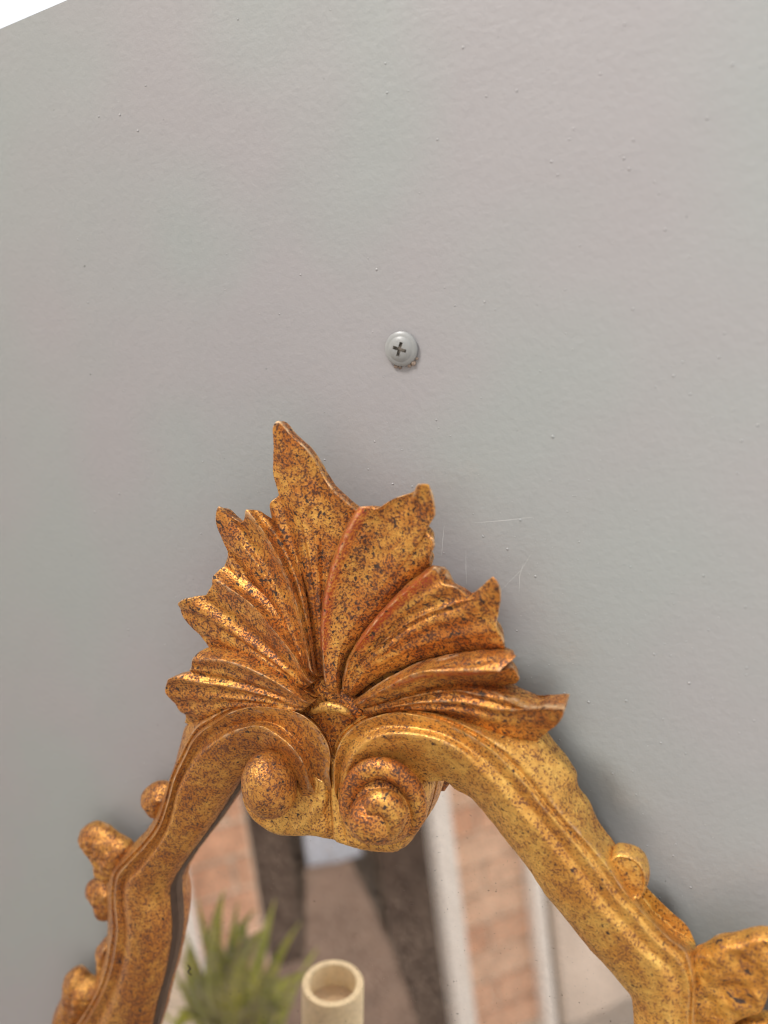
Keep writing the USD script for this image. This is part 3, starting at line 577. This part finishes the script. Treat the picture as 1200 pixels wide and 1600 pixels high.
# the turns of the right-hand shell, one tube tapering into the knob
sp = spiral(0, 0, 0, 0, [(640,1300,22),(652,1268,23),(644,1232,25),(620,1208,27),(590,1200,28),(562,1212,28.5),(547,1240,28.5),(548,1272,28.5),(565,1296,29),(590,1300,30),(610,1285,31),(612,1262,32),(594,1252,33),(576,1262,34)], [2.0,2.8,3.2,3.4,3.4,3.3,3.2,3.2,3.2,3.4,3.8,4.2,4.4,3.0], 0.9)
carve('scroll_turn', sp, 63, 'gilt_leaf', wear=0.6)
knob = ellipsoid(584, 1277, 31, 7.6, 7.2, 7.0, 0, (-0.12, -0.12))
carve('scroll_knob', knob, 64, 'gilt_leaf', wear=0.5)
chip = ellipsoid(566, 1297, 35.6, 2.1, 2.3, 1.6)
plain('bare_gesso', (0.66, 0.50, 0.36), 0.5, noise=600, var=0.2)
c_ = chip; part(mirror, 'bare_chip', trimesh.Trimesh(world(c_.vertices), c_.faces, process=False), 'bare_gesso', True, 'chipped pale spot on the tip of the right scroll knob')
sl = spiral(0, 0, 0, 0, [(505,1215,22),(500,1250,22),(488,1280,21),(465,1290,20.5),(440,1284,20.5),(420,1270,21),(408,1250,22)], [2.0,2.6,3,3.2,3.0,2.6,1.6], 0.9)
carve('scroll_turn', sl, 65, 'gilt_bright', wear=0.6)

# ------------------------------------------------------------------ buds and ornaments along the frame
buds = [([(262,1282),(238,1277),(229,1266),(220,1250),(222,1239),(231,1229),(242,1225),(256,1226),(270,1236)], 12, 16, 5),
        ([(205,1345),(190,1372),(172,1380),(160,1375),(149,1361),(148,1350),(140,1335),(127,1315),(124,1304),(131,1292),(142,1288),(158,1292),(176,1304),(203,1325)], 12, 16.5, 5),
        ([(182,1388),(180,1432),(162,1440),(149,1426),(143,1409),(134,1397),(134,1386),(139,1378),(150,1376),(162,1377)], 11, 14.5, 5),
        ([(184,1455),(182,1500),(172,1535),(156,1540),(151,1520),(151,1500),(149,1484),(158,1472),(170,1460)], 11, 14.5, 5),
        ([(172,1530),(160,1565),(138,1592),(125,1612),(95,1612),(85,1597),(84,1586),(89,1573),(98,1553),(100,1540),(101,1527),(109,1518),(119,1514),(128,1520),(135,1528),(150,1532)], 12, 17, 5),
        ([(953,1335),(960,1326),(980,1325),(997,1332),(1010,1347),(1014,1364),(1012,1384),(1003,1396),(988,1397),(972,1383),(957,1364)], 15, 19, 5)]
bud_axes = [[(222,1236),(240,1246),(268,1268)], [(128,1296),(150,1306),(178,1326),(208,1350)], [(138,1384),(156,1400),(184,1430)], [(152,1484),(166,1492),(184,1510)], [(103,1522),(118,1545),(122,1580)]]
for i, (o, h0, h1, b) in enumerate(buds):
    if i == 5: t = pillow(o, h0 - 1, h1 - 1, 11.5, 1.3, sculpt=lambda p, x: -1.0 * np.clip(x * 2 - 1.2, 0, .8) * 1.6)
    else:
        ax = bud_axes[i]
        t = pillow(o, h0 - 2, h1 - 1.5, h0 - 5.0, 6.0, power=1.0, sculpt=lambda p, x: (2.2 * np.exp(-(_dl(ax, h0 + 3, p) / 1.7) ** 2) + 1.8 * (meshkit.fbm(np.column_stack([p * .5, p[:, 0] * 0 + i]), 3, i) - .5)) * x)
    carve('leaf_bud', t, 71 + i, 'gilt_worn_shade' if i < 5 else 'gilt_bright', wear=0.9 if i < 5 else .2, amp=0.3)
orn = pillow([(1078,1522),(1088,1488),(1108,1479),(1122,1469),(1140,1466),(1160,1463),(1175,1458),(1200,1457),(1235,1462),(1245,1500),(1228,1530),(1202,1543),(1198,1562),(1190,1576),(1173,1582),(1145,1598),(1130,1650),(1120,1720),(1074,1720),(1076,1600)], 15.0, 17.5, 12.2, 1.6,
             sculpt=lambda p, x: (0.45 * np.sin(p[:, 0] * .55 - p[:, 1] * .28 + 1) + 2.2 * (meshkit.fbm(np.column_stack([p * .22, p[:, 0] * 0]), 3, 4) - .5)) * x)
carve('corner_leaf', orn, 81, 'gilt_blotched', wear=0.8)
orn2 = pillow([(1140,1608),(1160,1594),(1185,1590),(1215,1592),(1260,1600),(1260,1720),(1130,1720)], 14, 17, 11, 2.2)
carve('corner_leaf', orn2, 82, 'gilt_blotched', wear=0.8)

# ------------------------------------------------------------------ glass, rebate, back
GH = 8.0
gp = [(x, y) for x, y in RI[9:]] + [(x, y) for x, y in LI[:6:-1]]
g0 = Polygon(unproj([(x, y, GH) for x, y in gp])[:, :2]).buffer(0)
_ri = unproj(resample(with_h(RI, [18,18,17,15,14,14,14,14]), 230)); _li = unproj(resample(with_h(LI, [18,18,17,15,14,14,14,14]), 230))
_ri = _ri[np.argmax(_ri[:, 0] > unproj([(705, 1227, 15)])[0, 0]):]; _li = _li[np.argmax(_li[:, 0] < unproj([(388, 1207, 16)])[0, 0]):]
hull = Polygon(np.vstack([_ri, _li[::-1]])[:, :2]).buffer(0)
if hull.geom_type != 'Polygon': hull = max(hull.geoms, key=lambda g: g.area)
gpoly = hull.buffer(7.0)
if gpoly.geom_type != 'Polygon': gpoly = max(gpoly.geoms, key=lambda g: g.area)
def sheet(poly, z0, z1):
    t = trimesh.creation.extrude_polygon(poly, z1 - z0, engine='earcut'); t.apply_translation((0, 0, z0))
    t.vertices = world(t.vertices); return t
part(mirror, 'glass', sheet(gpoly, 5.0, GH), 'old_mirror', False, 'aged brown-tinted mirror glass with fine specks')
part(mirror, 'back_board', sheet(gpoly.buffer(3), 2.0, 4.8), 'raw_wood', False)
reb = hull.buffer(7.5).difference(hull.buffer(-0.12))
if reb.geom_type != 'Polygon': reb = max(reb.geoms, key=lambda g: g.area)
part(mirror, 'rebate', sheet(reb, 8.05, 11.8), 'raw_wood', False)
mk = spiral(0, 0, 0, 0, [(293,1508,GH+.1),(297,1513,GH+.1),(294,1519,GH+.1),(299,1524,GH+.1)], [.25, .35, .3, .25], 0.3, 30, 8)
part(mirror, 'dark_fleck', trimesh.Trimesh(world(mk.vertices), mk.faces, process=False), 'soil', True)

# ------------------------------------------------------------------ candle tube in front of the glass (seen in it)
DT = 58.0
tc = unproj([(520, 1535, GH - DT)])[0]                  # where its image lies, as far behind the glass
R_T = np.linalg.norm(unproj([(570, 1535, GH - DT)])[0] - tc) * 0.83
def tube(r0, r1, z0, z1, n=64):
    t = lathe([(r1, z0), (r0, z0), (r0, z1 - .8), (r0 - .5, z1), (r1 + .5, z1), (r1, z1 - .6), (r1, z0)], n)
    return t
tt = tube(R_T, R_T * .74, -70, 0); v = tt.vertices.copy(); v += 0.25 * (meshkit.fbm(v * .25, 3, 5)[:, None] - .5)
LEAN = math.radians(-9.0)
def upright(v):
    x, z = v[:, 0] * math.cos(LEAN) - v[:, 2] * math.sin(LEAN), v[:, 0] * math.sin(LEAN) + v[:, 2] * math.cos(LEAN)
    return world(np.stack([x + tc[0], z + tc[1], -v[:, 1] + GH + DT], 1))
tt.vertices = upright(v); tt.fix_normals()
part(mirror, 'candle_tube', tt, 'wax_cream', 40)
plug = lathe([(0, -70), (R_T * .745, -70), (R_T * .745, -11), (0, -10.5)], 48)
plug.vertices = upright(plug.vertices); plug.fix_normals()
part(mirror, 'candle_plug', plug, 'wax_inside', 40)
dish = lathe([(0, -74), (20, -73), (26, -68), (27, -66), (25, -66), (19, -70.2), (0, -70.2)], 48)
dish.vertices = upright(dish.vertices); dish.fix_normals()
part(mirror, 'drip_pan', dish, 'brass', 40)
ap = resample([(tc[0], tc[1] - 74, GH + DT), (tc[0], tc[1] - 95, GH + DT), (tc[0], tc[1] - 110, GH + DT * .6), (tc[0], tc[1] - 95, GH + 4)], 40)
arm = [trimesh.creation.cylinder(2.6, segment=(ap[i], ap[i + 1]), sections=12) for i in range(39)]
arm = trimesh.util.concatenate(arm); arm.vertices = world(arm.vertices); arm.fix_normals()
part(mirror, 'candle_arm', arm, 'brass', 40)

# ------------------------------------------------------------------ what the glass reflects: a brick house front and a potted plant
TH = math.radians(44)
E_ = np.array([math.cos(TH), math.sin(TH)])             # along the house front, in (a, h)
def virtual_ray(px, py):
    r = np.array([px - 600, py - 800, FPX]); return np.array([r @ _u, r @ _v, r @ _n])
def seen(px, py, D):
    """The point D mm out from the board that the glass shows at a picture position."""
    d = virtual_ray(px, py); t = (D + H - 2 * GH) / d[2]; return np.array([t * d[0], t * d[1], D])
P0 = seen(600, 1450, 1250.0)
def on_front(px, py, out=0.0):
    """(s, b): along and up the house front's plane (moved out mm towards the board) where the glass shows it."""
    nn = np.array([-E_[1], E_[0]]); d = virtual_ray(px, py); o = np.array([0, 2 * GH - H])
    t = ((np.array([P0[0], P0[2]]) - nn * out - o) @ nn) / (np.array([d[0], d[2]]) @ nn)
    p = np.array([t * d[0], 2 * GH - H + t * d[2]]) - np.array([P0[0], P0[2]])
    return p @ E_, t * d[1]
def fbox(s0, s1, b0, b1, o0, o1):
    """A block of the house front: s along, b up (mm above the lens), o out of the wall towards the board."""
    c = trimesh.creation.box((s1 - s0, o1 - o0, b1 - b0))
    m = np.eye(4); nn = np.array([E_[1], -E_[0]])
    x = np.array([E_[0], -E_[1], 0]); y = np.array([nn[0], -nn[1], 0])
    v = c.vertices; ctr = np.array([(s0 + s1) / 2, (o0 + o1) / 2, (b0 + b1) / 2])
    l = v + ctr
    w = np.array([P0[0], -P0[2], 0]) + l[:, :1] * x + l[:, 1:2] * y + l[:, 2:] * [0, 0, 1]
    c.vertices = w / 1000 + [0, 0, EYE_Z]; c.fix_normals(); return c
GB = -EYE_Z * 1000
TOPB = 1700.0  # wall height chosen so the added roof edge cuts sun from the lower board
house = thing('brick_house', 'brick house front with white posts and a dark window, seen in the glass', 'house')
S = lambda px, py=1450, out=0: on_front(px, py, out)[0]
sW0, sW1 = S(405, 1400), S(684, 1400)                   # window opening
b_sill = on_front(690, 1665)[1]
s_lo, s_hi = S(150), S(870) 
# walls (mortar body) left and right of the opening, and under it
part(house, 'wall', fbox(s_lo - 700, sW0, GB, TOPB, -110, -8), 'mortar', False)
part(house, 'wall', fbox(sW1, s_hi, GB, TOPB, -110, -8), 'mortar', False)
part(house, 'wall', fbox(sW0, sW1, 500, TOPB, -110, -8), 'mortar', False)
part(house, 'lower_wall', fbox(sW0, sW1, GB, b_sill, -110, -4), 'sill', False)
part(house, 'window_sill', fbox(sW0 + 4, sW1 - 4, b_sill + 1, b_sill + 36, -100, 45), 'sill', False)
def bricks(s0, s1, b0, b1, seed):
    r = np.random.default_rng(seed); row = 0; b = b0
    while b < b1:
        s = s0 + (-110 if row % 2 else 0)
        while s < s1:
            a, e = max(s, s0), min(s + 210, s1)
            if e - a > 25: part(house, 'brick', fbox(a, e, b, b + 63, -12 + r.uniform(-2, 1), r.uniform(-1, 3)), ('brick_a', 'brick_b', 'brick_c')[r.integers(3)], False)
            s += 222
        b += 76; row += 1
bricks(S(700), S(840), -1560, -650, 1)
bricks(S(296), sW0 - 6, -1360, -650, 2)
post = lambda p0, p1, o, m, y=1450: part(house, 'post', fbox(S(p0, y, o), S(p1, y, o), GB + 4, TOPB - 4, -20, o), m, False)
post(697, 727, 40, 'white_frame'); post(838, 856, 40, 'white_frame'); post(276, 300, 40, 'white_frame', 1400)
part(house, 'downpipe', fbox(S(858, 1500, 20), S(866, 1500, 20), GB + 4, TOPB - 4, -6, 20), 'dark_frame', False)
part(house, 'rendered_wall', fbox(S(868), S(1250), GB, TOPB, -110, -2), 'beige_render', False)
# window: dark frame posts, panes, added lit-patch and sky-glint panels, and the dark room behind
part(house, 'window_frame', fbox(sW0, S(474, 1450), b_sill + 37, 499, -90, -20), 'dark_frame', False)
part(house, 'window_frame', fbox(S(612, 1450), sW1, b_sill + 37, 499, -90, -20), 'dark_frame', False)
part(house, 'pane', fbox(S(474, 1450) + 1, S(612, 1450) - 1, b_sill + 37, 499, -62, -56), 'window_glass', False)
def fpoly(px, o0, o1):
    """A flat piece of the house front with a traced outline, o0..o1 mm out of the wall."""
    q = [on_front(x, y, (o0 + o1) / 2) for x, y in px]
    t = trimesh.creation.extrude_polygon(Polygon(q).buffer(0), o1 - o0, engine='earcut')
    v = t.vertices; nn = np.array([E_[1], -E_[0]])
    w = np.array([P0[0], -P0[2], 0]) + v[:, :1] * [E_[0], -E_[1], 0] + (v[:, 2:] + o0) * [nn[0], -nn[1], 0] + v[:, 1:2] * [0, 0, 1]
    t.vertices = w / 1000 + [0, 0, EYE_Z]; t.fix_normals(); return t
part(house, 'lit_patch_panel', fpoly([(478,1356),(548,1345),(575,1400),(610,1480),(640,1560),(655,1625),(655,1650),(412,1650),(414,1515),(478,1500)], -14, -8), 'lit_patch_panel', False)  # added flat panel: lit patch of floor put into its shape and colour
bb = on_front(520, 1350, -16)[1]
part(house, 'sky_glint_panel', fbox(S(478, 1330, -16), S(566, 1330, -16), bb, 499, -22, -16), 'sky_glint_blue', False)  # added pale panel: sky reflection in the pane painted as its colour
part(house, 'room_back', fbox(sW0 - 300, sW1 + 300, GB, TOPB, -420, -400), 'dark_room', False)
part(house, 'room_side', fbox(sW0 - 300, sW0 - 290, GB, TOPB, -400, -110), 'dark_room', False)
part(house, 'room_side', fbox(sW1 + 290, sW1 + 300, GB, TOPB, -400, -110), 'dark_room', False)
part(house, 'room_floor', fbox(sW0 - 288, sW1 + 288, b_sill - 60, b_sill - 50, -398, -112), 'sill', False)
part(house, 'added_eaves', fbox(s_lo - 700, S(1250), TOPB + 1, TOPB + 60, -430, 120), 'white_frame', False)  # unseen roof edge, added to shade the lower part of the board

plant = thing('potted_plant', 'green spiky plant with strap leaves in a clay pot, seen in the glass', 'plant')
root = seen(360, 1640, 330.0)
gz = GB
pr_ = np.array([(0, 0), (85, 0), (120, 210), (132, 214), (132, 240), (118, 240), (112, 200), (0, 195)], float)
pot_h = 240.0
def stand(t):
    return trimesh.Trimesh(np.stack([t.vertices[:, 0] + root[0], t.vertices[:, 2] + gz + 4, t.vertices[:, 1] + root[2]], 1), t.faces, process=False)
def wmesh(t):
    m = trimesh.Trimesh(world(t.vertices), t.faces, process=False); m.fix_normals(); return m
part(plant, 'pot', wmesh(stand(lathe(pr_, 40))), 'pot_clay', 40)
part(plant, 'soil', wmesh(stand(lathe([(0, 196), (108, 200), (108, 206), (0, 210)], 32))), 'soil', 40)
stem_top = root[1] - gz - 40
stem = trimesh.creation.cylinder(16, stem_top - 200, sections=14); stem.apply_translation((0, 0, 200 + (stem_top - 200) / 2))
part(plant, 'stem', wmesh(stand(stem)), 'crumb', 40)
def blade_to(tip, base, width, bend):
    mid = (tip + base) / 2 + bend; n = 16; t = np.linspace(0, 1, n)[:, None]
    c = (1 - t) ** 2 * base + 2 * t * (1 - t) * mid + t ** 2 * tip
    tn = np.gradient(c, axis=0); sd = np.cross(tn, np.array([0.2, 0.3, 1.0])); sd /= np.linalg.norm(sd, axis=1)[:, None]
    nn = np.cross(sd, tn); nn /= np.linalg.norm(nn, axis=1)[:, None]
    w = width * np.sin(np.pi * (0.12 + 0.88 * t) ** 0.8) + 0.2
    V = np.vstack([c - sd * w, c - nn * w * .3, c + sd * w, c + nn * .6 - nn * w * .3]); f = []
    for i in range(n - 1):
        for a, b in ((0, 1), (1, 2), (2, 3), (3, 0)):
            f += [(a * n + i, a * n + i + 1, b * n + i + 1), (a * n + i, b * n + i + 1, b * n + i)]
    return trimesh.Trimesh(V, f, process=False)
tips = [(468,1442),(430,1405),(400,1420),(372,1408),(340,1420),(318,1440),(296,1470),(283,1500),(415,1450),(445,1480),(455,1530),(430,1540),(398,1470),(360,1450),(335,1480),(310,1520),(292,1560),(420,1580),(445,1590),(380,1530),(350,1520),(320,1575),(300,1610),(400,1610),(462,1570),(275,1545),(268,1500),(274,1580),(285,1450),(308,1405),(350,1390),(385,1440),(432,1500),(410,1505),(365,1490),(300,1540),(330,1440),(450,1620)]
for i, (px, py) in enumerate(tips):
    tip = seen(px, py, 330 + rng.uniform(-70, 90))
    b0 = root + np.array([rng.uniform(-14, 14), rng.uniform(-60, 10), rng.uniform(-14, 14)])
    part(plant, 'leaf', wmesh(blade_to(tip, b0, rng.uniform(7, 12), np.array([rng.uniform(-15, 15), rng.uniform(20, 60), rng.uniform(-15, 15)]))), 'blade', True)
for i in range(26):
    an = rng.uniform(0, 2 * np.pi); L = rng.uniform(120, 230)
    b0 = root + np.array([0, rng.uniform(-90, 0), 0]); tip = b0 + np.array([min(math.cos(an) * L, 45), rng.uniform(-60, 120), math.sin(an) * L * .8])
    part(plant, 'leaf', wmesh(blade_to(tip, b0, rng.uniform(5.5, 9.5), np.array([0, rng.uniform(20, 70), 0]))), 'blade', True)
